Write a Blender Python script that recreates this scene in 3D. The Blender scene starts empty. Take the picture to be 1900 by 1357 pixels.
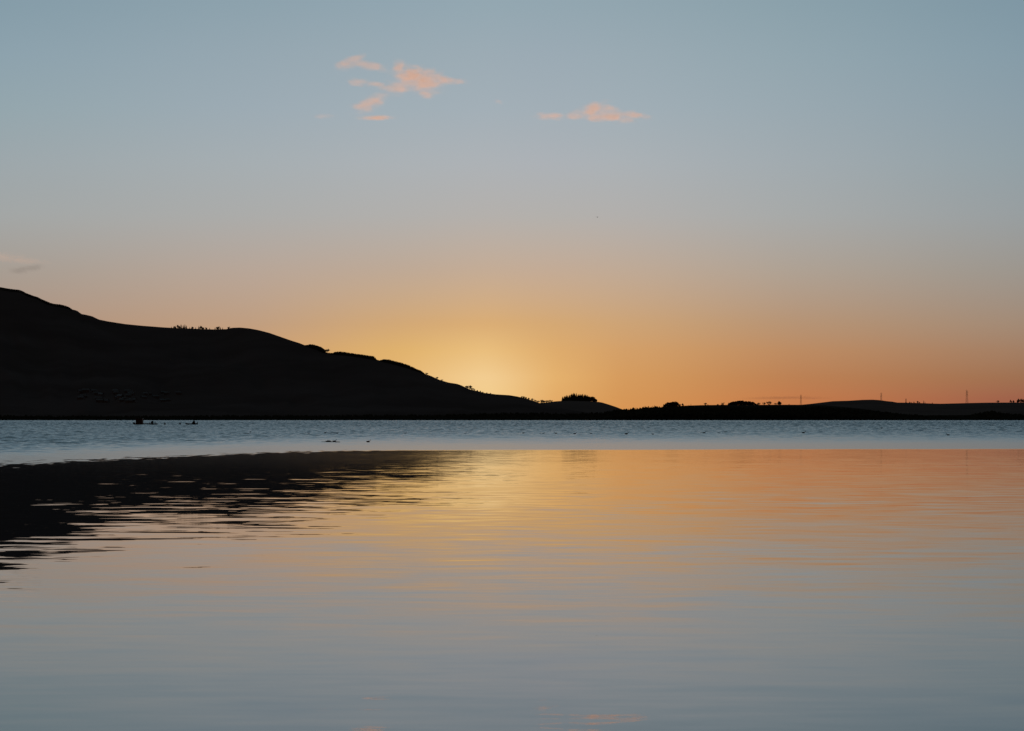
import bpy, math, random
import numpy as np
from mathutils import Vector, Matrix, Euler
R = math.radians
random.seed(11)
S = bpy.context.scene
C = S.collection

# ------------------------------------------------------------------ camera
H = 2.65           # eye height above the loch
F = 4486.0         # focal length in photo pixels (85 mm on 36 mm)
HY = 776.0         # photo row of the true horizon
cd = bpy.data.cameras.new('camera'); cam = bpy.data.objects.new('camera', cd); C.objects.link(cam)
cam.location = (0, 0, H); cam.rotation_euler = (R(90), 0, 0)
cd.lens = 85.0; cd.sensor_width = 36.0; cd.sensor_fit = 'HORIZONTAL'
cd.shift_y = (HY - 678.5) / 1900.0
cd.clip_start = 0.1; cd.clip_end = 80000
S.camera = cam

def P(px, py, Y):
    return Vector(((px - 950) / F * Y, Y, H + (HY - py) / F * Y))

# ------------------------------------------------------------------ world sky
def lin(c):
    o = []
    for v in c:
        v = v / 255.0
        o.append(v / 12.92 if v <= 0.04045 else ((v + 0.055) / 1.055) ** 2.4)
    return o
W = bpy.data.worlds.new('World'); S.world = W; W.use_nodes = True
nt = W.node_tree; nt.nodes.clear()
def N(tree, t, **kw):
    n = tree.nodes.new(t)
    for k, v in kw.items(): setattr(n, k, v)
    return n
def M(tree, op, a, b=None, c=None, clamp=False):
    n = tree.nodes.new('ShaderNodeMath'); n.operation = op; n.use_clamp = clamp
    for i, v in enumerate((a, b, c)):
        if v is None: continue
        if isinstance(v, (int, float)): n.inputs[i].default_value = v
        else: tree.links.new(v, n.inputs[i])
    return n.outputs[0]
# dawn sky: colour against elevation (photo row -> elevation) for a fan of compass bearings
ROWS = [776, 740, 700, 650, 600, 500, 400, 300, 200, 100, 0]
HIGH = [(15, 0.95), (24, 0.86), (42, 0.72), (90, 0.55)]      # deg, factor on the top colour
SKY = {  # photo column : colours of the rows above
   -300: [(148,110,88),(150,114,92),(154,120,98),(158,130,110),(160,138,122),(160,150,142),(158,160,160),(150,161,166),(141,159,167),(133,155,167),(126,150,163)],
      0: [(176,122,86),(178,126,90),(180,134,100),(178,142,116),(174,146,126),(166,156,146),(163,166,165),(157,167,171),(148,166,173),(141,162,173),(133,156,168)],
    475: [(214,146,82),(216,152,88),(212,156,100),(204,158,114),(192,158,128),(184,166,152),(172,172,170),(166,174,178),(157,171,180),(150,167,177),(141,162,173)],
    740: [(232,170,98),(234,178,104),(231,183,114),(224,178,109),(210,168,118),(190,169,150),(177,175,172),(171,177,181),(161,174,182),(154,170,179),(145,165,176)],
  900: [(238,184,112),(244,207,143),(243,206,147),(234,191,126),(218,173,117),(196,172,150),(180,176,172),(173,178,182),(163,175,183),(156,171,180),(147,167,177)],
   1025: [(228,160,88),(228,172,104),(229,178,110),(222,172,109),(212,168,116),(195,171,150),(179,176,172),(172,177,182),(162,174,182),(155,170,180),(146,166,176)],
  1150: [(220,146,78),(214,152,88),(214,156,94),(212,160,104),(206,164,118),(192,170,150),(178,175,172),(171,177,181),(161,174,182),(154,170,179),(145,165,175)],
   1450: [(204,124,70),(196,124,76),(190,130,84),(190,140,98),(184,148,116),(176,162,148),(168,170,169),(162,171,176),(154,169,177),(147,166,175),(139,161,171)],
   1900: [(158,92,72),(156,96,74),(158,112,82),(162,126,100),(162,138,118),(156,150,142),(152,158,160),(146,160,166),(140,158,168),(134,156,168),(127,151,164)],
   2300: [(130,84,72),(132,88,74),(134,100,80),(138,112,96),(140,124,112),(138,138,136),(136,146,150),(132,148,156),(126,146,157),(121,143,155),(115,139,152)],
}
tc = N(nt, 'ShaderNodeTexCoord'); sx = N(nt, 'ShaderNodeSeparateXYZ')
nrm = N(nt, 'ShaderNodeVectorMath', operation='NORMALIZE')
nt.links.new(tc.outputs['Generated'], nrm.inputs[0]); nt.links.new(nrm.outputs[0], sx.inputs[0])
el = M(nt, 'ARCSINE', sx.outputs['Z'])
az = M(nt, 'ARCTAN2', sx.outputs['X'], sx.outputs['Y'])
# non-linear elevation key so that the ramps spend their length near the horizon
def key(e): return math.sqrt(max(e, 0) / (math.pi / 2))
ek = M(nt, 'SQRT', M(nt, 'DIVIDE', M(nt, 'MAXIMUM', el, 0.0), math.pi / 2), clamp=True)
cols = sorted(SKY)
acc = None; wsum = None
AZ = [math.atan((c - 950) / F) for c in cols]
for i, c in enumerate(cols):
    a = AZ[i]
    rp = N(nt, 'ShaderNodeValToRGB'); cr = rp.color_ramp; cr.interpolation = 'LINEAR'
    st = []
    for r, col in zip(ROWS, SKY[c]):
        st.append((key(math.atan((HY - r) / F * math.cos(a))), lin(col)))
    top = st[-1][1]
    for d, f in HIGH:
        if c >= 1900: f *= .88
        st.append((key(R(d)), [top[0] * f * 0.90 ** (d / 18), top[1] * f, top[2] * f * 1.07]))
    cr.elements[0].position = st[0][0]; cr.elements[0].color = (*st[0][1], 1)
    cr.elements[1].position = st[-1][0]; cr.elements[1].color = (*st[-1][1], 1)
    for p, col in st[1:-1]:
        e = cr.elements.new(p); e.color = (*col, 1)
    nt.links.new(ek, rp.inputs[0])
    # bell-shaped weight about this bearing (flat beyond the ends)
    lo = (a - AZ[i - 1]) if i else 10; hi = (AZ[i + 1] - a) if i < len(cols) - 1 else 10
    d = M(nt, 'SUBTRACT', az, a)
    wl = N(nt, 'ShaderNodeMapRange', interpolation_type='SMOOTHSTEP'); wl.inputs['From Min'].default_value = -lo * 1.15; wl.inputs['From Max'].default_value = 0
    wh = N(nt, 'ShaderNodeMapRange', interpolation_type='SMOOTHSTEP'); wh.inputs['From Min'].default_value = hi * 1.15; wh.inputs['From Max'].default_value = 0
    nt.links.new(d, wl.inputs['Value']); nt.links.new(d, wh.inputs['Value'])
    w = M(nt, 'MULTIPLY', wl.outputs[0], wh.outputs[0])
    if i == 0: w = wh.outputs[0]
    if i == len(cols) - 1: w = wl.outputs[0]
    v = N(nt, 'ShaderNodeVectorMath', operation='SCALE'); nt.links.new(rp.outputs[0], v.inputs[0]); nt.links.new(w, v.inputs['Scale'])
    if acc is None: acc, wsum = v.outputs[0], w
    else:
        s = N(nt, 'ShaderNodeVectorMath', operation='ADD'); nt.links.new(acc, s.inputs[0]); nt.links.new(v.outputs[0], s.inputs[1]); acc = s.outputs[0]
        wsum = M(nt, 'ADD', wsum, w)
dv = N(nt, 'ShaderNodeVectorMath', operation='SCALE'); nt.links.new(acc, dv.inputs[0]); nt.links.new(M(nt, 'DIVIDE', 1.0, wsum), dv.inputs['Scale'])
# the sky away from the dawn is darker (the photographer's back is to the night)
fr = N(nt, 'ShaderNodeMapRange', interpolation_type='SMOOTHSTEP'); fr.inputs['From Min'].default_value = -0.6; fr.inputs['From Max'].default_value = 0.85
fr.inputs['To Min'].default_value = 0.20; fr.inputs['To Max'].default_value = 1.0
nt.links.new(sx.outputs['Y'], fr.inputs['Value'])
sc = N(nt, 'ShaderNodeVectorMath', operation='SCALE'); nt.links.new(dv.outputs[0], sc.inputs[0]); nt.links.new(fr.outputs[0], sc.inputs['Scale'])
bg = N(nt, 'ShaderNodeBackground'); tn = N(nt, 'ShaderNodeMix', data_type='RGBA'); tn.inputs['A'].default_value = (2.2, .95, .66, 1); tn.inputs['B'].default_value = (1, 1, 1, 1)
bk = N(nt, 'ShaderNodeMapRange', interpolation_type='SMOOTHSTEP'); bk.inputs['From Min'].default_value = -0.3; bk.inputs['From Max'].default_value = 0.5
nt.links.new(sx.outputs['Y'], bk.inputs['Value']); nt.links.new(bk.outputs[0], tn.inputs['Factor'])
ml = N(nt, 'ShaderNodeVectorMath', operation='MULTIPLY'); nt.links.new(sc.outputs[0], ml.inputs[0]); nt.links.new(tn.outputs['Result'], ml.inputs[1])
nt.links.new(ml.outputs[0], bg.inputs[0]); bg.inputs[1].default_value = 1.0
wo = N(nt, 'ShaderNodeOutputWorld'); nt.links.new(bg.outputs[0], wo.inputs[0])

# ------------------------------------------------------------------ sun (just at the horizon behind the hills)
sl = bpy.data.lights.new('sun', 'SUN'); so = bpy.data.objects.new('sun', sl); C.objects.link(so)
sl.energy = 1.75; sl.angle = R(0.5); sl.color = (1.0, 0.40, 0.14)
sd = Vector((math.sin(R(-.6)), math.cos(R(-.6)), math.tan(R(0.25))))     # towards the sun
so.rotation_euler = sd.to_track_quat('Z', 'Y').to_euler(); so.location = (0, -20, 60)

S.view_settings.view_transform = 'Standard'; S.view_settings.look = 'None'
S.view_settings.exposure = 0; S.view_settings.gamma = 1
S.render.engine = 'CYCLES'
S.cycles.volume_max_steps = 256; S.cycles.volume_bounces = 1
S.cycles.max_bounces = 8; S.cycles.caustics_reflective = False

# ------------------------------------------------------------------ helpers
def tag(o, label=None, cat=None, group=None, kind=None):
    if label: o['label'] = label
    if cat: o['category'] = cat
    if group: o['group'] = group
    if kind: o['kind'] = kind
    return o
def mesh_obj(name, v, f, mat, parent=None, smooth=False):
    me = bpy.data.meshes.new(name); me.from_pydata([tuple(p) for p in v], [], f); me.update()
    if smooth: me.shade_smooth()
    me.materials.append(mat)
    o = bpy.data.objects.new(name, me); C.objects.link(o); o.parent = parent
    return o
def empty(name, loc, rz=0):
    o = bpy.data.objects.new(name, None); C.objects.link(o); o.location = loc; o.rotation_euler = (0, 0, rz); o.empty_display_size = 1
    return o
def copy_tree(o, parent=None):
    c = o.copy(); C.objects.link(c); c.parent = parent
    for ch in list(o.children): copy_tree(ch, c)
    return c
def box(v, f, x0, x1, y0, y1, z0, z1):
    b = len(v)
    v += [(x0,y0,z0),(x1,y0,z0),(x1,y1,z0),(x0,y1,z0),(x0,y0,z1),(x1,y0,z1),(x1,y1,z1),(x0,y1,z1)]
    f += [tuple(b+i for i in q) for q in ((0,3,2,1),(4,5,6,7),(0,1,5,4),(1,2,6,5),(2,3,7,6),(3,0,4,7))]
def tube(v, f, a, b, r0, r1, n=4):
    a = Vector(a); b = Vector(b); d = (b - a)
    if d.length < 1e-6: return
    q = d.to_track_quat('Z', 'Y'); k = len(v)
    for p, r in ((a, r0), (b, r1)):
        for i in range(n):
            t = 2 * math.pi * i / n
            v.append(tuple(p + q @ Vector((r * math.cos(t), r * math.sin(t), 0))))
    for i in range(n): f.append((k+i, k+(i+1) % n, k+n+(i+1) % n, k+n+i))
    f.append(tuple(k+n-1-i for i in range(n))); f.append(tuple(k+n+i for i in range(n)))
def sweep(v, f, pts, n=10, sq=1.0):
    k = len(v)
    for (x, z, r) in pts:
        for i in range(n):
            t = 2 * math.pi * i / n
            v.append((x, r * math.cos(t) * sq, z + r * math.sin(t)))
    m = len(pts)
    for j in range(m-1):
        for i in range(n): f.append((k+j*n+i, k+j*n+(i+1) % n, k+(j+1)*n+(i+1) % n, k+(j+1)*n+i))
    f.append(tuple(k+n-1-i for i in range(n))); f.append(tuple(k+(m-1)*n+i for i in range(n)))

def mat(name, col, rough=0.9, var=0.4, scale=0.05, col2=None, spec=0.3):
    m = bpy.data.materials.new(name); m.use_nodes = True; t = m.node_tree
    b = t.nodes['Principled BSDF']; b.inputs['Roughness'].default_value = rough
    b.inputs['Specular IOR Level'].default_value = spec
    tc = N(t, 'ShaderNodeTexCoord'); nz = N(t, 'ShaderNodeTexNoise'); nz.inputs['Scale'].default_value = scale; nz.inputs['Detail'].default_value = 5
    t.links.new(tc.outputs['Object'], nz.inputs['Vector'])
    mx = N(t, 'ShaderNodeMix', data_type='RGBA')
    c2 = col2 or [c * (1 - var) for c in col]
    mx.inputs['A'].default_value = (*c2, 1); mx.inputs['B'].default_value = (*col, 1)
    mr = N(t, 'ShaderNodeMapRange'); mr.inputs['From Min'].default_value = .35; mr.inputs['From Max'].default_value = .65
    t.links.new(nz.outputs[0], mr.inputs[0]); t.links.new(mr.outputs[0], mx.inputs['Factor']); t.links.new(mx.outputs['Result'], b.inputs['Base Color'])
    return m
m_hill = mat('hill_moor', (.050,.039,.037), .95, scale=.006, col2=(.038,.029,.027), spec=0)
m_far = mat('far_pasture', (.064,.050,.045), .95, scale=.004, col2=(.050,.038,.034), spec=0)
m_field = mat('field', (.026,.023,.018), .95, scale=.01, spec=0)
m_shore = mat('shore_earth', (.014,.012,.010), .9, scale=.05, spec=0)
m_conifer = mat('conifer_needles', (.024,.026,.018), .9, scale=.3, spec=0)
m_bark = mat('bark', (.06,.045,.035), .9, scale=1.0, spec=.1)
m_twig = mat('winter_twigs', (.055,.038,.028), .9, scale=1.0, spec=.1)
m_wood = mat('wet_timber', (.045,.028,.02), .8, scale=2.0)
m_paint = mat('dark_paint', (.05,.018,.014), .7, scale=.6)
m_roof = mat('slate', (.045,.046,.05), .7, scale=1.0)
m_wall = mat('harled_wall', (.068,.068,.072), .9, var=.2, scale=.5)
m_steel = mat('galvanised_steel', (.12,.12,.12), .6, var=.2, scale=1.0)
m_hull = mat('hull_paint', (.02,.025,.035), .5, scale=1.0)
m_canvas = mat('canvas', (.02,.02,.022), .9, scale=3.0)
m_duck = mat('duck_plumage', (.02,.017,.014), .8, scale=9.0)
m_stone = mat('stone', (.05,.045,.04), .9, scale=.4)

# ------------------------------------------------------------------ terrain
def interp(pts, x):
    if x <= pts[0][0]: return pts[0][1]
    for (a, p), (b, q) in zip(pts, pts[1:]):
        if x <= b: return p + (q - p) * (x - a) / (b - a)
    return pts[-1][1]
def h1(x, s):   # smooth 1-D noise
    i = math.floor(x); t = x - i; t = t * t * (3 - 2 * t)
    g = lambda k: (math.sin(k * 127.1 + s * 311.7) * 43758.5453) % 1.0 * 2 - 1
    return g(i) * (1 - t) + g(i + 1) * t
def h2(x, y, s):
    i = math.floor(x); j = math.floor(y); u = x - i; w = y - j; u = u*u*(3-2*u); w = w*w*(3-2*w)
    g = lambda a, b: (math.sin(a * 127.1 + b * 269.5 + s * 311.7) * 43758.5453) % 1.0 * 2 - 1
    return (g(i,j)*(1-u)+g(i+1,j)*u)*(1-w)+(g(i,j+1)*(1-u)+g(i+1,j+1)*u)*w

class Land:
    def __init__(s, outline, yr, y0, power=1.5, foot=781.5, rough=0.3):
        s.o = outline; s.yr = yr; s.y0 = y0; s.p = power; s.foot = foot; s.rough = rough
    def Yr(s, px): return interp(s.yr, px)
    def row(s, px): return interp(s.o, px)
    def ridge(s, px): return P(px, s.row(px), s.Yr(px))
    def at(s, px, t):
        Yr = s.Yr(px); Y = s.y0 + (Yr - s.y0) * t; yo = s.row(px)
        if t <= 1:
            g = max(t, 0) ** s.p
            y = s.foot + (yo - s.foot) * g
            amp = t * (1 - t) * 4 * (s.foot - yo) * 0.06
            y += amp * (h2(px / 60, t * 5, 3) + .5 * h2(px / 23, t * 11, 5))
            y = max(y, yo)
            return P(px, y, Y)
        p = P(px, yo, Yr); p.z *= max(0, 1 - ((t - 1) / .7) ** 1.6); p.z -= 0.01
        p.x = (px - 950) / F * Y; p.y = Y
        return p
    def find(s, px, py):
        for i in range(200):
            q = s.at(px, i / 200)
            if HY - (q.z - H) / q.y * F <= py: return q
        return s.ridge(px)
    def build(s, name, m, p0, p1, dp, rows=36):
        v = []; f = []; n = int((p1 - p0) / dp) + 1; ts = [i / rows for i in range(rows + 1)] + [1 + .7 * (i + 1) / 8 for i in range(8)]
        for i in range(n):
            for t in ts: v.append(s.at(p0 + i * dp, t))
        m_ = len(ts)
        for i in range(n - 1):
            for j in range(m_ - 1):
                a = i * m_ + j; f.append((a, a + m_, a + m_ + 1, a + 1))
        o = mesh_obj(name, v, f, m, smooth=False); tag(o, kind='structure'); return o

OA = [(-900,470),(-500,500),(-200,520),(0,534),(20,537.5),(36,539),(45,543),(50,546.5),(70,552.5),(85,560.5),(98,564.5),(110,566.5),(120,568.5),(128,571),(132,574),(143,576.5),(151,583),(158,584),(171,587),(183,593),(200,596.5),(232,601.5),(262,604.5),(305,607.8),(340,609.5),(395,611.5),(420,611),(430,608.5),(445,608),(462,609.5),(480,612.8),(500,618),(520,625),(540,632),(556,637),(566,641),(575,643),(590,648),(600,653),(612,656),(640,658),(670,662),(697,667),(706,669.5),(720,672),(740,677),(760,683),(780,690),(786,693),(800,698),(815,705),(832,710),(848,712.5),(858,716),(868,722),(882,725),(900,729.5),(920,732),(945,733.5),(960,736),(975,739.5),(990,744),(1002,748.5),(1030,756),(1100,767),(1200,775),(1300,780)]
LA = Land(OA, [(-900,5200),(400,4700),(700,4000),(1010,3400),(1300,3000)], 2690, 1.45)
OB = [(900,775),(960,760),(985,750),(1002,748),(1015,747),(1030,745),(1045,744),(1060,743.5),(1090,744.5),(1110,746),(1117,747),(1130,751),(1145,756),(1160,762),(1200,771),(1260,779)]
LB = Land(OB, [(0,4000)], 2720, 1.3)
OC = [(1060,780),(1110,768),(1140,762),(1160,761),(1180,759.5),(1200,758),(1225,756),(1245,754.5),(1270,753),(1300,752),(1340,751.5),(1400,751.6),(1440,751.2),(1475,751.3),(1500,751.5),(1530,752.3),(1560,755),(1600,759),(1640,765),(1680,769),(1720,771),(1810,770),(1840,764),(1870,769),(1950,772),(2300,774),(2500,780)]
LC = Land(OC, [(0,3500)], 2680, 1.1)
OD = [(1300,779),(1400,764),(1470,753.5),(1490,751),(1505,749.5),(1520,747.7),(1545,744.7),(1560,744.2),(1575,743.8),(1600,742.2),(1618,741.8),(1632,742.6),(1645,744.5),(1656,745.5),(1664,747.2),(1680,747.4),(1705,748),(1730,749),(1745,749.4),(1770,748.8),(1800,748),(1830,747.4),(1860,747.2),(1900,747),(2100,744),(2400,748),(2700,775)]
LD = Land(OD, [(0,6000)], 2800, .8)
LA.build('hill', m_hill, -900, 1300, 4)
LB.build('hill', m_far, 900, 1260, 3)
LC.build('hill', m_field, 1060, 2500, 5)
LD.build('hill', m_far, 1300, 2700, 5)

# ground: one sheet under everything; the loch bed, both shores and land to the horizon
v = []; f = []
ys = [-3000,-200,-40,-8,-3,6,30,600,2000,2600,2630,2637,2643,2655,2680,2720,2900,5000,12000,30000]
zs = [6,4,3,2.9,2.8,-1.2,-2.5,-8,-8,-3,-1,-.35,.45,1.0,1.6,2,1.5,1,0.5,0.5]
xs = [-20000,-8000,-4000]+[-2400+i*30 for i in range(161)]+[4000,8000,20000]
for y, z in zip(ys, zs):
    for x in xs:
        yy = y + (h1(x / 90, 7) * 5 + h1(x / 37, 9) * 2 if 2500 < y < 2700 else 0)
        v.append((x, yy, z))
n = len(xs)
for j in range(len(ys) - 1):
    for i in range(n - 1): f.append((j*n+i, j*n+i+1, (j+1)*n+i+1, (j+1)*n+i))
tag(mesh_obj('ground', v, f, m_shore), kind='structure')

# ------------------------------------------------------------------ water
mw = bpy.data.materials.new('loch_water'); mw.use_nodes = True; t = mw.node_tree
b = t.nodes['Principled BSDF']
b.inputs['Base Color'].default_value = (.008,.017,.024,1); b.inputs['IOR'].default_value = 1.35
tcw = N(t, 'ShaderNodeTexCoord'); sp = N(t, 'ShaderNodeSeparateXYZ'); t.links.new(tcw.outputs['Object'], sp.inputs[0])
X, Yw = M(t,'MULTIPLY', sp.outputs[0], 1.7), sp.outputs[1]
def noise(sx_, sy_, detail=2, off=0, rough=.5):
    mp = N(t, 'ShaderNodeMapping'); mp.inputs['Scale'].default_value = (1.7/sx_, 1/sy_, 1); mp.inputs['Location'].default_value = (off, off*1.7, off*.3)
    t.links.new(tcw.outputs['Object'], mp.inputs[0])
    nz = N(t, 'ShaderNodeTexNoise'); nz.inputs['Scale'].default_value = 1; nz.inputs['Detail'].default_value = detail; nz.inputs['Roughness'].default_value = rough
    t.links.new(mp.outputs[0], nz.inputs['Vector'])
    s = N(t, 'ShaderNodeSeparateColor'); t.links.new(nz.outputs['Color'], s.inputs[0])
    return M(t,'SUBTRACT',s.outputs[0],.5), M(t,'SUBTRACT',s.outputs[1],.5)
def smooth(x, a, b_, lo=0, hi=1):
    m = N(t, 'ShaderNodeMapRange', interpolation_type='SMOOTHSTEP')
    for k, q in (('From Min',a),('From Max',b_),('To Min',lo),('To Max',hi)):
        if isinstance(q,(int,float)): m.inputs[k].default_value = q
        else: t.links.new(q, m.inputs[k])
    t.links.new(x, m.inputs['Value']); return m.outputs[0]
# edge of the breeze: calm water this side, wind-ruffled water beyond
add_ = lambda a, b_: M(t,'ADD', a, b_)
q = M(t,'MAXIMUM', M(t,'SUBTRACT', M(t,'MULTIPLY', X, -1), 15), 0)
edge = M(t,'ADD', M(t,'MULTIPLY', M(t,'MULTIPLY', q, q), -.05), M(t,'ADD', 200, M(t,'MULTIPLY', X, .09)))
edge = M(t,'ADD', edge, M(t,'ADD', M(t,'MULTIPLY', noise(22, 40, 3, 3)[0], 9), M(t,'MULTIPLY', noise(1.6, 4, 2, 13)[0], M(t,'MULTIPLY', q, 3.5))))
dY = M(t,'SUBTRACT', Yw, edge)
W0 = smooth(dY, -3, 5)                       # onset of cat's-paws
W1 = smooth(dY, 4, add_(170, M(t,'MULTIPLY', q, 3.5)))
W2 = smooth(dY, 60, 900)
# ripples on the calm water: long low swell, short ripples
n1 = noise(4, 1.1, 2, 1); n2 = noise(2.0, .42, 2, 5); n3 = noise(40, 9, 2, 9)
calmness = smooth(noise(60, 25, 2, 21)[0], -.2, .2, .7, 1.35)
near = M(t,'SUBTRACT', smooth(Yw, 19, 55, .45, 1.05), smooth(Yw, 60, 125, 0, .4))
def add(*a):
    r = a[0]
    for k in a[1:]: r = M(t,'ADD', r, k)
    return r
def mul(*a):
    r = a[0]
    for k in a[1:]: r = M(t,'MULTIPLY', r, k)
    return r
cy = mul(add(mul(n1[1], .032), mul(n2[1], .030), mul(n3[1], .009)), calmness, near)
cx = mul(add(mul(n1[0], .016), mul(n2[0], .010)), calmness)
# wind waves, coarser with their fetch
sy = add(cy, smooth(Yw, 21, 48, 0, .0021), mul(W1, -.02), mul(W0, -.022), mul(noise(30, 60, 3, 61)[1], W1, .10))
sxx = cx
gn = N(t,'ShaderNodeNewGeometry')
cmb = N(t,'ShaderNodeCombineXYZ'); t.links.new(sxx, cmb.inputs[0]); t.links.new(sy, cmb.inputs[1]); cmb.inputs[2].default_value = 0
vadd = N(t,'ShaderNodeVectorMath', operation='ADD'); t.links.new(gn.outputs['Normal'], vadd.inputs[0]); t.links.new(cmb.outputs[0], vadd.inputs[1])
nm = N(t,'ShaderNodeVectorMath', operation='NORMALIZE'); t.links.new(vadd.outputs[0], nm.inputs[0]); t.links.new(nm.outputs[0], b.inputs['Normal'])
t.links.new(add(.012, smooth(Yw, 70, 170, 0, .035), mul(W0, .11), mul(W1, .03), mul(W2, .04)), b.inputs['Roughness'])
# the surface: flat where it is calm, real wind waves beyond the edge of the breeze; rows get wider apart with distance
rows = [-60.0, 20.0, 60.0, 110.0]
y = 125.0
while y < 2724:
    rows.append(y); y += max(.5, min(2.6, .5 + (y - 350) * .0012))
rows = np.array(rows); NC = 1250
uu = np.linspace(-.36, .36, NC); uu = uu + 0.0
YY = rows[:, None] * np.ones(NC)[None]; XX = np.maximum(rows, 60)[:, None] * uu[None]
rg = np.random.RandomState(5)
ZZ = np.zeros_like(XX)
for lam, am, n_ in ((9, .030, 5), (5, .028, 7), (3, .028, 9), (1.8, .024, 10), (1.25, .013, 9)):
    for k in range(n_):
        L_ = lam * rg.uniform(.8, 1.25); th = rg.normal(0, 1.1); ph = rg.uniform(0, 6.28)
        kx, ky = math.sin(th) * 2 * math.pi / L_, math.cos(th) * 2 * math.pi / L_
        c_ = np.cos(XX * kx + YY * ky + ph); ZZ += am * (c_ + .35 * c_ * c_ - .17)
ss = lambda x, a, b_: (lambda q_: q_ * q_ * (3 - 2 * q_))(np.clip((x - a) / (b_ - a), 0, 1))
qq = np.maximum(-XX * 1.7 - 15, 0)
DD = YY - (200 + XX * 1.7 * .09 - .05 * qq * qq)
ZZ *= (.62 * ss(DD, 5, 300) + .75 * ss(YY, 450, 1300))
ZZ[YY > 2600] *= .3
WV = (rows, uu, ZZ.copy())
# wings on both sides and the far edge keep the sheet wide
nr = len(rows)
XX = np.concatenate([np.full((nr, 1), -20000.), XX, np.full((nr, 1), 20000.)], 1); YY = np.concatenate([rows[:, None], YY, rows[:, None]], 1); ZZ = np.concatenate([np.zeros((nr, 1)), ZZ, np.zeros((nr, 1))], 1)
nc = NC + 2; co = np.stack([XX, YY, ZZ], 2).reshape(-1, 3).astype(np.float32)
ii = (np.arange(nr - 1)[:, None] * nc + np.arange(nc - 1)[None]).reshape(-1)
fc = np.stack([ii, ii + 1, ii + nc + 1, ii + nc], 1).astype(np.int32)
me = bpy.data.meshes.new('water'); me.vertices.add(len(co)); me.vertices.foreach_set('co', co.ravel())
me.loops.add(fc.size); me.loops.foreach_set('vertex_index', fc.ravel()); me.polygons.add(len(fc))
me.polygons.foreach_set('loop_start', np.arange(0, fc.size, 4, dtype=np.int32)); me.polygons.foreach_set('loop_total', np.full(len(fc), 4, np.int32))
me.update(calc_edges=True); me.shade_smooth(); me.materials.append(mw)
water = bpy.data.objects.new('water', me); C.objects.link(water)
tag(water, kind='structure')

# ------------------------------------------------------------------ trees
def conifer_meshes(rnd, h=16, r=3.4, n=15):
    v = []; f = []; tube(v, f, (0,0,-1), (0,0,h*.55), .35, .2, 6); tube(v, f, (0,0,h*.55), (0,0,h), .2, .03, 6)
    tv, tf = v, f; v = []; f = []
    for k in range(n):
        u = k / (n - 1); z = h * (.06 + .92 * u); rr = r * (1 - u) ** .75 * rnd.uniform(.75, 1.15) + .25
        m = 9 if u < .7 else 6
        for i in range(m):
            a = 2*math.pi*(i + rnd.random()*.7)/m; l = rr * rnd.uniform(.7, 1.15); d = .32
            p0 = Vector((0,0,z + .5)); tip = Vector((math.cos(a)*l, math.sin(a)*l, z - l*.28))
            s1 = Vector((math.cos(a-d)*l*.6, math.sin(a-d)*l*.6, z - l*.3)); s2 = Vector((math.cos(a+d)*l*.6, math.sin(a+d)*l*.6, z - l*.3))
            b = len(v); v += [p0, s1, tip, s2, (s1+s2)/2 + Vector((0,0,-.55))]; f += [(b,b+1,b+2),(b,b+2,b+3),(b+1,b+4,b+2),(b+4,b+3,b+2)]
    return (tv, tf), (v, f)
def bare_meshes(rnd, h=11, spread=.5):
    tv = []; tf = []; v = []; f = []
    tube(tv, tf, (0,0,-1), (0,0,h*.12), .42, .34, 6)
    def grow(p, d, l, r, lev):
        e = p + d * l; tgt = (tv, tf) if lev == 0 else (v, f)
        tube(*tgt, p, e, max(r, .1), max(r * .6, .09), 4 if lev < 2 else 3)
        if lev >= 5: return
        for k in range(rnd.choice((2,3,3)) if lev else 4):
            a = rnd.uniform(0, 6.28); ax = Vector((math.cos(a), math.sin(a), 0))
            nd = (d + ax * rnd.uniform(.3, .7) + Vector((0,0,.08))).normalized()
            grow(p + d * l * rnd.uniform(.55, 1), nd, l * rnd.uniform(.6,.82), r * .58, lev + 1)
    for k in range(8):
        a = k*.785 + rnd.uniform(-.4,.4); sp_ = spread * rnd.uniform(.5, 2.4)
        grow(Vector((0,0,h*.09)), Vector((math.cos(a)*sp_, math.sin(a)*sp_, 1)).normalized(), h*.25, .24, 1)
    return (tv, tf), (v, f)
def bush_meshes(rnd, h=9, w=4.6, n=700):
    tv = []; tf = []; tube(tv, tf, (0,0,-1), (0,0,h*.4), .4, .25, 6)
    for k in range(5):
        a = k*1.26; tube(tv, tf, (0,0,h*.35), (math.cos(a)*w*.6, math.sin(a)*w*.6, h*.7), .2, .06, 4)
    v = []; f = []; cl = [(rnd.uniform(-.55,.55)*w, rnd.uniform(-.55,.55)*w, h*rnd.uniform(.2,.8), rnd.uniform(.32,.5)*w) for _ in range(9)]
    for i in range(n):
        cx_, cy_, cz_, rr = rnd.choice(cl); u = Vector((rnd.gauss(0,1), rnd.gauss(0,1), rnd.gauss(0,1))).normalized() * rr * rnd.uniform(.6,1.05)
        p = Vector((cx_, cy_, cz_)) + u * .9; s = rnd.uniform(.3,.6)
        q_ = Euler((rnd.uniform(0,6), rnd.uniform(0,6), 0)).to_matrix(); b = len(v)
        v += [p + q_ @ Vector(c) for c in ((-s,-s*.6,0),(s,-s*.5,0),(s*.8,s,0),(-s*.7,s*.8,0))]; f.append((b,b+1,b+2,b+3))
    return (tv, tf), (v, f)
rnd = random.Random(4)
PROTO = {}
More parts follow.
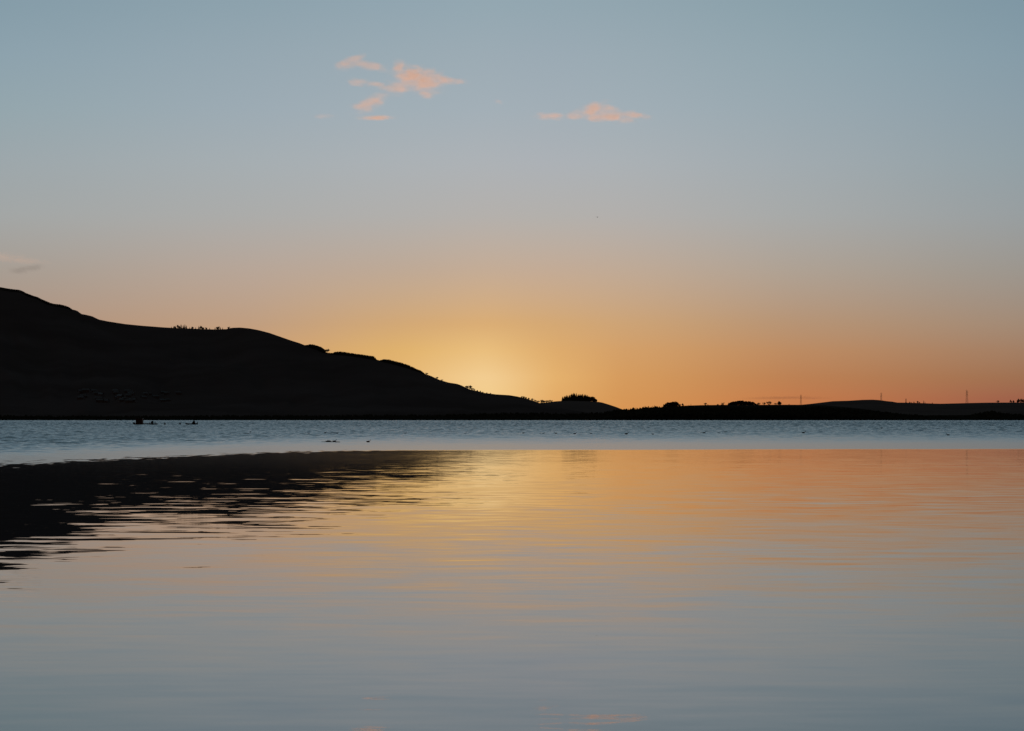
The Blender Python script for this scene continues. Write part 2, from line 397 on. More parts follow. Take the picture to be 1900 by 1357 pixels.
def place_tree(kind, pos, height, label, group=None, var=None, wide=1.0):
    specs = {'conifer': (conifer_meshes, 16, m_conifer, 3, 'conifer'), 'bare': (bare_meshes, 11, m_twig, 3, 'bare_tree'), 'bush': (bush_meshes, 9, m_twig, 3, 'broadleaf_tree')}
    fn, h0, cm, nv, nm_ = specs[kind]
    k = (kind, rnd.randrange(nv) if var is None else var)
    if k not in PROTO:
        (tv, tf), (v_, f_) = fn(random.Random(hash(k[1]) + 7))
        hh = max(p[2] for p in v_)
        me = []
        for vv, ff, mm, n_ in ((tv, tf, m_bark, 'trunk'), (v_, f_, cm, 'crown')):
            mesh = bpy.data.meshes.new(n_); mesh.from_pydata([tuple(p) for p in vv], [], ff); mesh.materials.append(mm); me.append(mesh)
        PROTO[k] = (me, hh)
    me, hh = PROTO[k]
    e = empty(nm_, pos, rnd.uniform(0, 6.28)); s = height / hh; e.scale = (s * wide, s * wide, s)
    for mesh, n_ in zip(me, ('trunk', 'crown')):
        o = bpy.data.objects.new(n_, mesh); C.objects.link(o); o.parent = e
    tag(e, label, 'tree', group); return e
def on(L, px, hpx, kind, label, group=None, sink=0.0, wide=1.0, fwd=0.0):
    p = L.ridge(px); p.y -= fwd; p.z -= .4 + sink
    if kind == 'bare': p.z -= .3 * hpx / F * L.Yr(px); hpx *= 1.3
    return place_tree(kind, p, hpx / F * L.Yr(px), label, group, wide=wide)

# conifers crowning the mound
g = 'trees of the clump crowning the round mound'
lb = 'tall reddish dark conifer packed into the clump on the round mound'
tops = [(1045,737.5),(1047.5,736.5),(1050,735.5),(1052.5,734.5),(1055,735),(1058,733.5),(1061,731.8),(1063,732.2),(1065.5,730.6),(1068,731),(1070.5,736),(1073,733.5),(1075.5,732.5),(1078,733.2),(1081,732.6),(1084,733.3),(1087,733.6),(1089.5,734.5),(1092,736.5)]
for px, ty in tops:
    for k in range(3):
        x = px + rnd.uniform(-1.4,1.4); base = LB.row(x)
        on(LB, x, base - ty - k*rnd.uniform(0,1.2) + 2.2, 'conifer', lb, g, wide=1.5, fwd=-12*k)
for px, ty in [(1094.5,737),(1097,737.2),(1100,738.5),(1103,740.3),(1105.5,742.5)]:
    for k in range(2):
        on(LB, px + k, LB.row(px) - ty + 1.8, 'bush', 'rounded leafless tree at the low right end of the clump on the mound', 'rounded trees at the end of the mound clump', wide=1.1, fwd=-8*k)
# thin bare trees on the saddle, left of the mound
for px, hp, l in [(988,5,'bare tree at the foot of the big hill, first below the slope'),(993,4,'small bare tree at the foot of the big hill, lower than its neighbours'),(998,4.5,'bare tree standing where the big hill meets the saddle')]:
    on(LA, px, hp, 'bare', l, 'bare trees at the foot of the big hill')
for px, hp, l in [(1005,7,'bare tree standing tallest in the dip beside the mound'),(1009,5,'short bare tree close beside the tallest one in the dip'),(1014,5,'rounded bare tree on the rise between dip and mound'),(1018.5,5,'wide bare tree midway between the dip and the mound clump'),(1023,3.5,'lowest bare tree nearest the mound clump')]:
    on(LB, px, hp, 'bare', l, 'bare trees in the dip beside the mound', wide=1.2)
# trees on the slope of the long hill
for px, hp, l in [(866,6,'bare tree left of the prominent one on the glowing slope'),(870,8.5,'prominent bare tree on the hill slope against the brightest glow'),(876,5,'low bare tree just right of the prominent one on the slope'),(880,3.5,'smallest bare tree trailing down the slope past the prominent one'),
                  (792,4,'small bare tree below the end of the plantation'),(811,4.5,'lone bare tree halfway down the bright slope'),(820,3,'tiny bare tree below the lone one on the slope'),(606,8,'bare tree leaning out from the end of the rounded wood'),(603,6,'bare tree against the right flank of the rounded wood')]:
    on(LA, px, hp, 'bare', l, 'bare trees on the long hill skyline')
for px, hp in [(886,2.5),(891,2.5),(896,2.2),(903,2),(910,2),(968,3),(972,4),(976,3.5),(981,4)]:
    on(LA, px, hp, 'bush', 'low round scrub tree in the hedge line down the lower slope', 'scrub trees down the lower slope', wide=1.3)
for px, hp in [(318,2.5),(323,3),(326,4),(332,5),(336,6.5),(340,5.5),(343,6.5),(346,5),(352,3),(357,3.2),(363,3),(369,5),(373,5),(377,3),(383,2.8),(389,3),(399,3.5),(404,4.5),(409,4),(413,3),(424,3)]:
    on(LA, px, hp * 1.3, 'bush' if rnd.random() < .6 else 'conifer', 'small dark tree in the ragged line on the flat top of the ridge', 'ragged tree line on the flat ridge', wide=1.35)
# trees on the low skyline to the right
for px, hp, k, l in [(1309,5.5,'bare','lone thin bare tree on the low skyline, left of the domed wood'),(1282,4,'conifer','small pointed tree on the low skyline right of the low dome of trees'),(1267,5,'bush','round tree beside the low dome of trees'),
        (1313.5,2,'bush','low bush right of the lone thin bare tree'),(1331,2.5,'bush','wide low bush before the domed wood'),(1333,2.2,'bush','low bush joined to the wide one before the domed wood'),
        (1338.5,5.5,'conifer','narrow pointed tree just left of the domed wood'),(1341.5,5,'bush','rounded tree just left of the domed wood'),(1408,5.5,'bare','bare tree detached from the right end of the domed wood'),
        (1418,6,'bare','thin bare tree alone in the gap right of the domed wood'),(1427,7.5,'bare','tall bare tree with spreading crown between the domed wood and first pylon'),(1439,4,'bare','small faint bare tree left of the dark leaning one'),
        (1445,7.5,'bush','dark flat-topped tree on the skyline left of the first pylon'),(1447.5,6,'bush','dark lower tree leaning on the flat-topped one'),(1464,2,'bush','tiny bush on the skyline nearest the first pylon')]:
    on(LC, px, hp, k, l, 'trees on the low right skyline', wide=.9)
for px in range(1352, 1408, 3):
    top = interp([(1349,751),(1354,747.5),(1360,744.5),(1368,743),(1376,742.3),(1384,743.5),(1392,744),(1400,745.5),(1406,749)], px + 1)
    for k in range(2):
        x = px + rnd.uniform(-1,1)
        on(LC, x, LC.row(x) - top - rnd.uniform(0, .8) + k*.2, 'bush', 'rounded leafless tree merged into the domed wood on the skyline', 'trees of the domed wood on the skyline', wide=1.3, fwd=-10*k)
for px in range(1233, 1262, 3):
    top = interp([(1230,752),(1236,748),(1243,745.5),(1249,744.3),(1256,746),(1262,750)], px)
    x = px + rnd.uniform(-1,1)
    on(LC, x, LC.row(x) - top, 'bush', 'rounded tree in the low dome right of the dip', 'trees of the low dome on the skyline', wide=1.4)
for px, hp, k, l in [(1688,2.5,'bush','low bush right of the dark stone column'),(1690.5,2,'bush','lowest bush right of the dark stone column'),(1696,2.5,'bush','small bush left of the dark rounded skyline tree'),(1703,4,'bush','dark rounded tree on the far hill skyline'),(1706,2.5,'bush','low shoulder of bush on the far hill right of the rounded tree'),
        (1714,6,'conifer','small pointed conifer on the far hill skyline'),(1716.5,3.5,'conifer','short conifer beside the small pointed one'),(1730,2,'bush','tiny lone bush left of the tall right pylon'),(1851.5,5,'bare','thin bare tree alone near the right edge'),(1875.5,5.5,'bush','dark stout tree near the right edge'),(1880.5,4.5,'bush','paler round tree beside the stout one near the right edge'),
        (1890,7.5,'bush','tallest dark tree in the last clump at the right edge'),(1894.5,8,'bare','bare topped tree in the last clump at the right edge'),(1898,6,'bush','dark low tree cut by the right edge'),(1888,5,'bush','low tree forming the left end of the last clump')]:
    on(LD, px, hp, k, l, 'trees on the far hill skyline', wide=.95)

# woods that read as one mass
def lite(v, f, p, h, w, con, r_):
    tiers = 3 if con else 4; n = 6; b0 = len(v)
    for k in range(tiers):
        u = k / tiers
        z0 = p.z + h * (u * .8); z1 = p.z + h * (u * .8 + .42 if con else u*.8 + .3)
        rr = w * ((1 - u) if con else math.sin(math.pi * (.25 + u * .6)))
        b = len(v)
        for i in range(n):
            a = 2*math.pi*(i + r_.random()*.8)/n; q_ = rr * r_.uniform(.6, 1.2)
            v.append((p.x + math.cos(a)*q_, p.y + math.sin(a)*q_, z0 + r_.uniform(-.1,.15)*h))
        v.append((p.x + r_.uniform(-.2,.2)*w, p.y, min(z1, p.z + h)))
        for i in range(n): f.append((b+i, b+(i+1) % n, b+n))
def wood(name, label, pts, m, con=.8):
    v = []; f = []; r_ = random.Random(len(pts))
    for p, h, w in pts: lite(v, f, p, h, w, r_.random() < con, r_)
    o = mesh_obj(name, v, f, m); tag(o, label, 'wood', kind='stuff'); return o
def plantation(label, prof, L, con=.9, dens=2.0, depth=260):
    pts = []; x = prof[0][0]
    while x < prof[-1][0]:
        top = interp(prof, x); hp = L.row(x) - top
        if hp > .4:
            for k in range(3):
                t_ = 1 - k * .005; q_ = L.at(x + rnd.uniform(-1,1), t_)
                h = (hp + rnd.uniform(-.5,.5) * (1 if con > .5 else .5)) / F * L.Yr(x) * 1.0
                pts.append((q_ - Vector((0,0,.6)), max(h, 2), max(h,3) * .33 + .6))
        x += 1 / dens * rnd.uniform(.6, 1.5)
    return wood('plantation_wood', label, pts, m_conifer, con)
plantation('rounded dark wood on the hill skyline with a steep right end', [(568,641),(570,639.5),(575,637.8),(582,638),(590,640.5),(596,642.5),(601,646.5),(603,650)], LA, .3)
plantation('long level plantation along the middle of the sloping skyline', [(610,655),(618,654.5),(620,652),(632,651),(645,653),(665,656),(680,658),(693,659.5),(696,663),(698,667)], LA, .9)
plantation('plantation on the steepening slope above the bright glow', [(706,669),(708,667),(712,665.5),(722,666),(733,669),(745,672),(760,677),(772,683),(782,687),(785,690),(787,693)], LA, .9)
plantation('thin fringe of trees along the crag tops at the left', [(0,532.8),(36,537.8),(98,563),(110,563.8),(122,566.5),(130,570.5),(133,574)], LA, .5)
# belt of woodland along the far shore
pts = []
x = -300
prof = [(-300,768),(200,770),(500,769),(800,768),(950,764),(1050,765),(1120,763),(1145,757.5),(1160,757),(1180,755),(1200,753),(1215,752.5),(1232,751),(1260,751),(1300,752.5),(1350,753),(1500,753.5),(1530,752.5),(1560,754.5),(1600,758),(1620,760),(1650,763),(1690,767),(1750,770),(1800,769),(1820,763),(1840,760),(1860,764),(1900,767),(2200,769)]
while x < 2200:
    for k in range(7):
        Y = 2672 + k * 22 + rnd.uniform(-8, 8); xx = x + rnd.uniform(-2,2)
        row = interp(prof, xx) + (6 - k) * 1.9 + rnd.uniform(-.7, 1.9) + .8 * h1(xx / 7, 4)
        h = rnd.uniform(5, 8.5); top = P(xx, row, Y).z
        h = min(max(h, 4), top - .6); 
        if h < 2: continue
        pts.append((Vector(((xx-950)/F*Y, Y, max(top - h, .4))), h if top-h > .4 else top - .4, 2.4))
    x += 2.2 * rnd.uniform(.6, 1.4)
wood('shore_woodland', 'long black belt of woodland along the whole far shore', pts, m_conifer, .35)
# land carrying the back rows of that belt
LE = Land([(a, b_ + 5) for a, b_ in prof], [(0, 2830)], 2645, .8)
LE.build('shore_bank', m_shore, -300, 2200, 8, rows=10)

# ------------------------------------------------------------------ pylons
def pylon(label, px, base, Y, h):
    e = empty('electricity_pylon', P(px, base, Y), R(35)); w = h * .13
    v = []; f = []; lv = [0,.16,.31,.44,.55,.65,.74,.82,.9]
    def half(u): return w * .5 * (1 - u) ** 1.1 * .92 + h * .012
    r = h * .0045
    for a, b_ in zip(lv, lv[1:]):
        A = [(sx_*half(a), sy_*half(a), a*h) for sx_, sy_ in ((-1,-1),(1,-1),(1,1),(-1,1))]; B = [(sx_*half(b_), sy_*half(b_), b_*h) for sx_, sy_ in ((-1,-1),(1,-1),(1,1),(-1,1))]
        for i in range(4):
            j = (i+1) % 4
            tube(v, f, A[i], B[i], r, r, 4); tube(v, f, A[i], B[j], r*.6, r*.6, 3); tube(v, f, A[j], B[i], r*.6, r*.6, 3); tube(v, f, B[i], B[j], r*.6, r*.6, 3)
    for i in range(4): tube(v, f, B[i], (0,0,h), r, r*.7, 4)
    mesh_obj('tower', v, f, m_steel, e)
    for u, l in ((.62,.13),(.75,.15),(.88,.12)):
        for s in (-1, 1):
            v = []; f = []
            for d in (-1, 1):
                tube(v, f, (s*half(u), d*half(u), u*h), (s*l*h, 0, u*h + .01*h), r*.7, r*.5, 3)
            tube(v, f, (s*half(u), 0, (u+.05)*h), (s*l*h, 0, u*h + .01*h), r*.7, r*.5, 3)
            tube(v, f, (s*l*h, 0, u*h), (s*l*h, 0, (u-.045)*h), r*.6, r*.6, 4)
            mesh_obj('cross_arm', v, f, m_steel, e)
    tag(e, label, 'pylon', 'electricity pylons on the right skyline')
pylon('lattice pylon rising from the low skyline right of the flat-topped tree', 1486, 752, 6800, 20/F*6800)
pylon('lattice pylon standing behind the crest of the far rounded hill', 1635, 751, 6500, 22.5/F*6500)
pylon('tallest lattice pylon, alone on the far hill near the right edge', 1794, 750, 5995, 27/F*5995)
# dark column
e = empty('stone_column', LD.ridge(1681) - Vector((0,0,1))); k = 7.5/F*6000
v=[];f=[]; tube(v,f,(0,0,0),(0,0,2.5),1.5,1.4,4); mesh_obj('plinth', v,f,m_stone,e)
v=[];f=[]; tube(v,f,(0,0,2.5),(0,0,k),1.0,.8,12); mesh_obj('shaft', v,f,m_stone,e)
v=[];f=[]; tube(v,f,(0,0,k),(0,0,k+.8),1.1,1.1,12); mesh_obj('cap', v,f,m_stone,e)
tag(e, 'slim dark upright column on the far hill skyline', 'column')

# ------------------------------------------------------------------ village at the foot of the hill
def house():
    e = empty('cottage', (0,0,0))
    v=[];f=[]; box(v,f,-5,5,-3.5,3.5,-1,4.2); b0=len(v); v+=[(-5,-3.5,4.2),(-5,3.5,4.2),(-5,0,7),(5,-3.5,4.2),(5,3.5,4.2),(5,0,7)]; f+=[(b0,b0+2,b0+1),(b0+3,b0+4,b0+5)]
    mesh_obj('wall', v,f,m_wall,e)
    v=[];f=[]; v+=[(-5.4,-4,4.0),(5.4,-4,4.0),(5.4,0,7.25),(-5.4,0,7.25),(5.4,4,4.0),(-5.4,4,4.0),(-5.4,-4,3.8),(5.4,-4,3.8),(5.4,0,7.05),(-5.4,0,7.05),(5.4,4,3.8),(-5.4,4,3.8)]
    f+=[(0,1,2,3),(3,2,4,5),(7,6,9,8),(8,9,11,10),(0,6,7,1),(5,4,10,11),(0,3,9,6),(3,5,11,9),(1,7,8,2),(2,8,10,4)]
    r_ = mesh_obj('roof', v,f,m_roof,e)
    v=[];f=[]; box(v,f,3.6,4.6,-.5,.5,6.2,8.2); mesh_obj('chimney', v,f,m_stone,r_)
    for x_ in (-3,0,3):
        v=[];f=[]; box(v,f,x_-.5,x_+.5,-3.56,-3.5,1.3,2.6); mesh_obj('window', v,f,m_hull,e)
    tag(e, 'faint pale cottage in the dark village low on the hill', 'house', 'cottages of the village low on the hill')
    return e
h0 = house(); first = True
for i in range(34):
    px = rnd.uniform(142, 335); py = rnd.choice((730, 732, 734, 739, 742, 747)) + rnd.uniform(-1.5,1.5)
    q_ = LA.find(px, py); o = h0 if first else copy_tree(h0); first = False
    o.location = q_; o.rotation_euler = (0,0,rnd.uniform(-.8,.8)); s = rnd.uniform(.5,.8); o.scale = (s*1.3,s,s)

# ------------------------------------------------------------------ things on the water
def wpos(px, py):
    Y = H * F / (py - HY); i_ = int(np.searchsorted(WV[0], Y)); j_ = int(np.argmin(abs(WV[1] - (px-950)/F)))
    return Vector(((px-950)/F*Y, Y, max(float(WV[2][min(i_, len(WV[0])-1), j_]), .0)))
# pontoon with hut
p = wpos(271, 788.8); e = empty('pontoon_raft', p); u = p.y / F
v=[];f=[]; box(v,f,-20*u,20*u,-2.2,2.2,.12,.62)
for k in range(7): box(v,f,(-19+k*6)*u,(-17+k*6)*u,-2.0,2.0,-.5,.12)
mesh_obj('deck', v,f,m_wood,e)
for x_ in (-19.2,8,14,19): 
    v=[];f=[]; tube(v,f,(x_*u,-1.9,.62),(x_*u,-1.9,1.25),.09,.09,8); mesh_obj('mooring_post', v,f,m_wood,e)
v=[];f=[]; tube(v,f,(11.0*u,-.8,.62),(12.8*u,-.8,1.5),.5,.35,8); mesh_obj('rope_coil', v,f,m_canvas,e)
tag(e, 'long low raft carrying the dark square hut', 'raft')
e = empty('hut', (p.x + (259-271)*u, p.y, .62)); w_ = 5.9*u; hh = 10.4*u
v=[];f=[]; box(v,f,-w_,w_,-1.7,1.7,0,hh-.35); mesh_obj('wall', v,f,m_paint,e)
v=[];f=[]; box(v,f,-w_-.2,w_+.2,-2.0,2.0,hh-.35,hh-.1); mesh_obj('roof', v,f,m_roof,e)
v=[];f=[]; box(v,f,-.45,.45,-1.78,-1.7,.02,2.0); d_ = mesh_obj('door', v,f,m_wood,e)
v=[];f=[]; box(v,f,.28,.36,-1.84,-1.78,.95,1.05); mesh_obj('handle', v,f,m_steel,d_)
tag(e, 'dark red square hut standing on the left end of the raft', 'hut')
# boat with humped cover
p = wpos(355.5, 788.8); e = empty('moored_boat', p, 0); u = p.y / F
L_ = 11.5*u; v=[];f=[]; secs = []
for i in range(13):
    s = -1 + 2*i/12; hw = 1.15*(1-abs(s)**2.6)**.6 + .02; sh = .5 + .22*s*s; secs.append((s*L_, hw, sh))
for (x_, hw, sh) in secs: v += [(x_,-hw,sh),(x_,-hw*.75,.05),(x_,0,-.25),(x_,hw*.75,.05),(x_,hw,sh)]
for i in range(12):
    for j in range(4): a=i*5+j; f.append((a,a+1,a+6,a+5))
    f.append((i*5+4,i*5,(i+1)*5,(i+1)*5+4))
mesh_obj('hull', v,f,m_hull,e)
v=[];f=[]; pts_=[(.5*u,.45),(1.4*u,1.0),(3*u,1.5),(4.5*u,1.75),(5.8*u,1.55),(6.4*u,.5)]
for (x_, z_) in pts_: v += [(x_,-.95,.4),(x_,-.8,z_*.8),(x_,0,z_),(x_,.8,z_*.8),(x_,.95,.4)]
for i in range(5):
    for j in range(4): a=i*5+j; f.append((a,a+1,a+6,a+5))
f += [(4,3,2,1,0),(25,26,27,28,29)]
mesh_obj('canvas_cover', v,f,m_canvas,e)
v=[];f=[]; tube(v,f,(10.5*u,0,.3),(10.9*u,0,1.0),.22,.16,8); mesh_obj('outboard_motor', v,f,m_canvas,e)
tag(e, 'low dark boat with a humped cover, right of the raft', 'boat')
# buoys beside raft and boat
for px, py, l in ((248.3,788.4,'tiny dark buoy just left of the raft'),(334,788.6,'small dark buoy between raft and boat'),(306,789,'small faint buoy in the gap right of the raft')):
    e = empty('mooring_buoy', wpos(px,py)); v=[];f=[]; sweep(v,f,[(0,0,.01),(.12,0,.3),(.4,0,.42),(.68,0,.3),(.8,0,.05)],10)
    v=[(q_[2],q_[1],q_[0]) for q_ in v]; mesh_obj('float', v,f,m_paint,e,smooth=True); v=[];f=[]; tube(v,f,(0,0,.7),(0,0,1.05),.05,.05,6); mesh_obj('ring', v,f,m_steel,e); tag(e,l,'buoy')

# ducks
dv_=[];df_=[]; sweep(dv_,df_,[(-.34,.17,.01),(-.28,.13,.05),(-.18,.09,.10),(-.04,.08,.135),(.10,.09,.125),(.18,.13,.08),(.215,.20,.05),(.225,.27,.05),(.25,.315,.06),(.30,.31,.05),(.33,.29,.025),(.39,.275,.012)],10)
dme = bpy.data.meshes.new('duck'); dme.from_pydata(dv_,[],df_); dme.shade_smooth(); dme.materials.append(m_duck)
def duck(px, py, label, grp, s=1.0, rz=0):
    o = bpy.data.objects.new('duck', dme); C.objects.link(o); o.location = wpos(px,py); o.rotation_euler=(0,0,rz); s*=.54; o.scale=(s,s,s); tag(o,label,'duck',grp)
g1='ducks spread across the ruffled water'
for px, py, s, a, l in [
  (464.5,803.5,1.2,0,'lone faint duck on the ruffled water, far left of the others'),
  (564.5,805.6,1.5,0,'duck left of the upper floating log, farther of the two'),(572.5,805.4,1.3,3.1,'upright duck next to the left end of the upper floating log'),
  (752,805.6,1.3,0,'lone duck below the plantation over the bright slope'),(863,805.3,1.4,.3,'lone duck below the prominent bare tree on the slope'),
  (971.5,805.2,1.5,3,'lone duck below the lower end of the long hill'),(1002,805.6,1.0,.5,'faint duck close left of another, below the dip beside the mound'),(1008.5,805.4,1.4,0,'darker duck of the close pair below the dip beside the mound'),
  (1031,805.3,1.6,3.1,'duck just left of below the mound clump'),(1066.5,806,1.6,0,'duck straight below the mound clump'),(1096.5,806.1,1.3,2.9,'duck below the low right end of the mound clump'),
  (1162.5,806.9,1.9,0,'largest dark duck of the row, right of the mound'),(1211,806.9,1.3,3.1,'faint duck left of below the low dome of trees'),
  (1301,804.2,1.1,.2,'faint trailing duck left of below the domed wood'),(1306.5,805,1.8,0,'dark duck with a faint one trailing it, below the lone thin tree'),(1334,804.6,1.4,3.1,'duck below the left end of the domed wood, left of its neighbour'),(1346,803,1.5,0,'duck below the left end of the domed wood, right of its neighbour'),
  (1491,804.3,2.0,0,'low dark duck below the first pylon'),(1583,790,2.0,0,'tiny duck far out below the rise of the far hill'),(1636,796,2.0,0,'small duck far out below the middle pylon'),(1759,808.5,1.7,2.6,'duck nearest the right edge, below the tall pylon')]:
    duck(px,py,l,g1,s,a)
g2='birds resting on the floating logs'
for px, py, s, a, l in [(603.5,805.4,1.4,.2,'duck upright at the left end of the upper log'),(609.3,805.3,1.1,3,'second bird from the left on the upper log'),(614.2,805.3,1.0,0,'small third bird from the left on the upper log'),(625.3,805.5,1.5,0,'dark bird at the right end of the upper log'),
  (607.5,820.5,1.2,0,'faint left bird on the lower log'),(611,820.6,1.2,3.1,'middle bird on the lower log close to the left one'),(620.8,820.6,1.35,0,'darkest bird, apart at the right on the lower log')]:
    duck(px,py,l,g2,s,a)
duck(683.5,820.8,'single dark duck swimming right of the lower log','ducks spread across the ruffled water',1.4,0)
for x0,x1,py,l in ((600,627,806,'thin floating log with four birds above the lower one'),(596,631,820.9,'thin floating log nearer the calm water with three birds')):
    a=wpos(x0,py); b_=wpos(x1,py); c_=(a+b_)/2; e=empty('floating_log',c_); hl=(b_.x-a.x)/2; v=[];f=[]
    sweep(v,f,[(-hl,-.02,.02),(-hl*.95,.0,.07),(-hl*.3,.0,.09),(hl*.4,.0,.08),(hl*.97,.02,.05),(hl,.03,.01)],8); mesh_obj('stem',v,f,m_wood,e)
    v=[];f=[]; tube(v,f,(hl*.5,0,.05),(hl*.56,0,.26),.03,.015,5); mesh_obj('branch_stub',v,f,m_wood,e); tag(e,l,'log')
v=[];f=[]; sweep(v,f,[(-.035,.0,.002),(-.02,.002,.007),(.01,.003,.009),(.035,.006,.003)],6); o=mesh_obj('floating_twig',v,f,m_wood); o.location=wpos(779.5,927.5); tag(o,'tiny dark speck of driftwood alone on the calm golden water','twig')
# bird in flight
v=[];f=[]; sweep(v,f,[(-.22,0,.01),(-.12,0,.04),(0,0,.07),(.12,.01,.055),(.18,.03,.04),(.23,.03,.012)],8)
for s in (-1,1):
    b0=len(v); v+=[(.08,s*.04,.03),(-.07,s*.04,.03),(-.06,s*.26,.20),(.07,s*.26,.22),(-.03,s*.5,.16),(.02,s*.5,.17),(.08,s*.04,.01),(-.07,s*.04,.01),(-.06,s*.26,.18),(.07,s*.26,.2)]
    f+=[(b0,b0+1,b0+2,b0+3),(b0+3,b0+2,b0+4,b0+5),(b0+6,b0+9,b0+8,b0+7),(b0+9,b0+5,b0+4,b0+8)]
o=mesh_obj('flying_bird',v,f,m_duck); o.location=P(1108,403.5,760); o.rotation_euler=(0,R(20),R(60)); tag(o,'tiny dark bird flying high in the sky above the mound','bird')

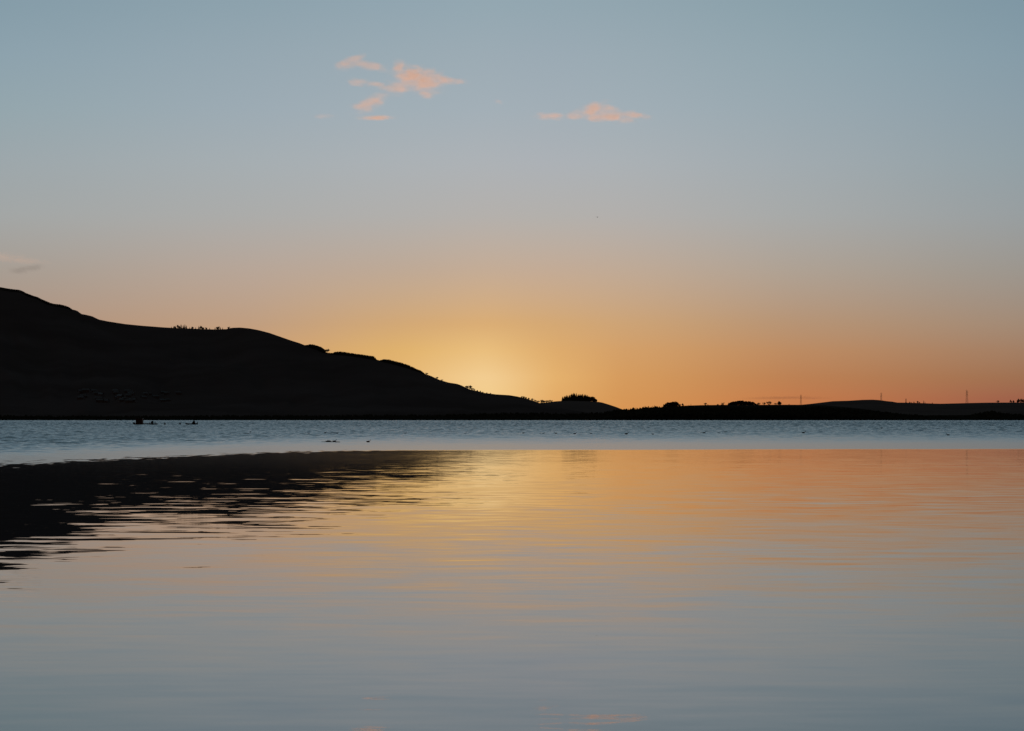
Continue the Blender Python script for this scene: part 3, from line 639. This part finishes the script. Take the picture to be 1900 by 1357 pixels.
# ------------------------------------------------------------------ clouds (volumes lit by the sun)
def cloud(label, center, Y, blobs, dens, col=(1,.97,.95), g_=.6, seed=0, thick=1.0, nscale=1/70, soft=(-.05,1.15), cut=3.4):
    u = Y / F; c0 = P(center[0], center[1], Y); dens *= 1.5
    v=[];f=[]
    B=[]
    for (x_, y_, rx_, ry_, rot) in blobs:
        B.append(((x_-center[0])*u, (center[1]-y_)*u, rx_*u, ry_*u, max(ry_*u*1.6, rx_*u*.5)*thick, R(rot)))
    for (cx_, cz_, rx_, rz_, rd, ro) in B:
        b0=len(v); nu, nv = 16, 10; k=1.5
        v.append((cx_ + 0, 0, cz_)); v.pop()
        cs, sn = math.cos(ro), math.sin(ro)
        ring=[]
        for j in range(nv+1):
            th=math.pi*j/nv
            for i in range(nu):
                ph=2*math.pi*i/nu; lx=rx_*k*math.sin(th)*math.cos(ph); ly=rd*k*math.sin(th)*math.sin(ph); lz=rz_*k*math.cos(th)
                v.append((cx_+lx*cs-lz*sn, ly, cz_+lx*sn+lz*cs))
        for j in range(nv):
            for i in range(nu): f.append((b0+j*nu+i, b0+(j+1)*nu+i, b0+(j+1)*nu+(i+1)%nu, b0+j*nu+(i+1)%nu))
    m=bpy.data.materials.new('cloud_vapour'); m.use_nodes=True; tr=m.node_tree; tr.nodes.clear()
    tcc=N(tr,'ShaderNodeTexCoord')
    nz=N(tr,'ShaderNodeTexNoise'); nz.inputs['Scale'].default_value=nscale*2.6; nz.inputs['Detail'].default_value=5; nz.inputs['Roughness'].default_value=.62
    mp=N(tr,'ShaderNodeMapping'); mp.inputs['Location'].default_value=(seed*91,seed*37,seed*53); mp.inputs['Scale'].default_value=(.55,.8,1.3)
    tr.links.new(tcc.outputs['Object'],mp.inputs[0]); tr.links.new(mp.outputs[0],nz.inputs['Vector'])
    Fm=None
    for (cx_, cz_, rx_, rz_, rd, ro) in B:
        a=N(tr,'ShaderNodeMapping'); a.vector_type='TEXTURE'; a.inputs['Location'].default_value=(cx_,0,cz_); a.inputs['Rotation'].default_value=(0,-ro,0); a.inputs['Scale'].default_value=(rx_,rd,rz_)
        tr.links.new(tcc.outputs['Object'],a.inputs[0])
        ln=N(tr,'ShaderNodeVectorMath',operation='LENGTH'); tr.links.new(a.outputs[0],ln.inputs[0])
        q1=M(tr,'SUBTRACT',1.0,ln.outputs['Value'])
        Fm=q1 if Fm is None else M(tr,'SMOOTH_MAX',Fm,q1,.15)
    nn=M(tr,'MULTIPLY',M(tr,'SUBTRACT',nz.outputs[0],.5),cut)
    tot=M(tr,'ADD',Fm,nn)
    mr=N(tr,'ShaderNodeMapRange',interpolation_type='SMOOTHSTEP'); mr.inputs['From Min'].default_value=soft[0]; mr.inputs['From Max'].default_value=soft[1]; mr.inputs['To Max'].default_value=dens
    tr.links.new(tot,mr.inputs['Value'])
    # fade to nothing at the edge of the volume
    ed=N(tr,'ShaderNodeMapRange',interpolation_type='SMOOTHSTEP'); ed.inputs['From Min'].default_value=-.45; ed.inputs['From Max'].default_value=.25; tr.links.new(Fm,ed.inputs['Value'])
    dd=M(tr,'MULTIPLY',mr.outputs[0],ed.outputs[0])
    pv=N(tr,'ShaderNodeVolumePrincipled'); pv.inputs['Color'].default_value=(*col,1); pv.inputs['Anisotropy'].default_value=g_
    tr.links.new(dd,pv.inputs['Density']); ou=N(tr,'ShaderNodeOutputMaterial'); tr.links.new(pv.outputs[0],ou.inputs['Volume'])
    o=mesh_obj('cloud',v,f,m); o.location=c0
    rm=o.modifiers.new('union','REMESH'); rm.mode='VOXEL'; rm.voxel_size=max(5, min(b_[3] for b_ in B)*.45)
    tag(o,label,'cloud','clouds in the dawn sky' ); return o
CY=9000; SAL=(.84,.76,.60)
cloud('long salmon pink cloud right of centre with a streaming left tail',(1097,212),CY,[(1024,215,38,7.5,0),(1066,215,45,9,3),(1100,205,40,15,14),(1130,204,36,11,-14),(1130,218,58,12,-2),(1175,214,40,8,-4)],.0065,col=SAL,seed=1)
cloud('largest ragged pink cloud, left of centre near the top',(780,150),CY,[(742,126,18,15,20),(765,143,38,24,-5),(788,152,38,24,-10),(800,138,24,12,-5),(830,149,38,9,-4),(732,163,34,14,-10),(790,174,18,10,-20)],.0065,col=SAL,seed=2)
cloud('small arrow shaped pink cloud, highest at the left',(660,115),CY,[(646,118,26,13,15),(660,109,28,9,25),(686,122,46,10,-12)],.0055,col=SAL,seed=3)
cloud('faint small pink cloud under the arrow shaped one',(668,153),CY,[(664,152,26,9,-8),(692,157,20,7,0)],.006,col=SAL,seed=4)
cloud('soft hazy pink cloud above the thin bright streak',(688,192),CY,[(690,190,34,15,22),(672,200,26,13,10)],.0055,col=SAL,seed=5)
cloud('thin bright pink streak cloud lowest in the left group',(700,219),CY,[(700,219,42,6,1)],.011,col=SAL,seed=6,cut=1.4)
cloud('very faint thin streak cloud at the far left of the pink group',(602,216),CY,[(602,216,28,6,2)],.0028,col=SAL,seed=7,cut=1.4)
cloud('tiny pink wisp alone between the two larger pink clouds',(925,189),CY,[(925,189,11,5,-20)],.004,col=SAL,seed=8,cut=1.2)
cloud('small grey cloud above the left hill',(52,499),CY*1.2,[(38,501,28,10,5),(60,497,28,9,8)],.0042,col=(.30,.28,.31),g_=0,seed=9,cut=1.6)
cloud('faint peach glowing cloud bank cut by the left edge',(0,478),CY*1.2,[(-20,478,85,13,0),(40,484,60,8,-4)],.0008,g_=.6,seed=10,cut=1.2)
cloud('thin mauve streak cloud just above the low right skyline',(1450,738),16000,[(1450,738.5,95,4,1),(1500,739,60,3,0)],.004,col=(.38,.30,.38),g_=0,seed=11,cut=1.0,thick=.3)
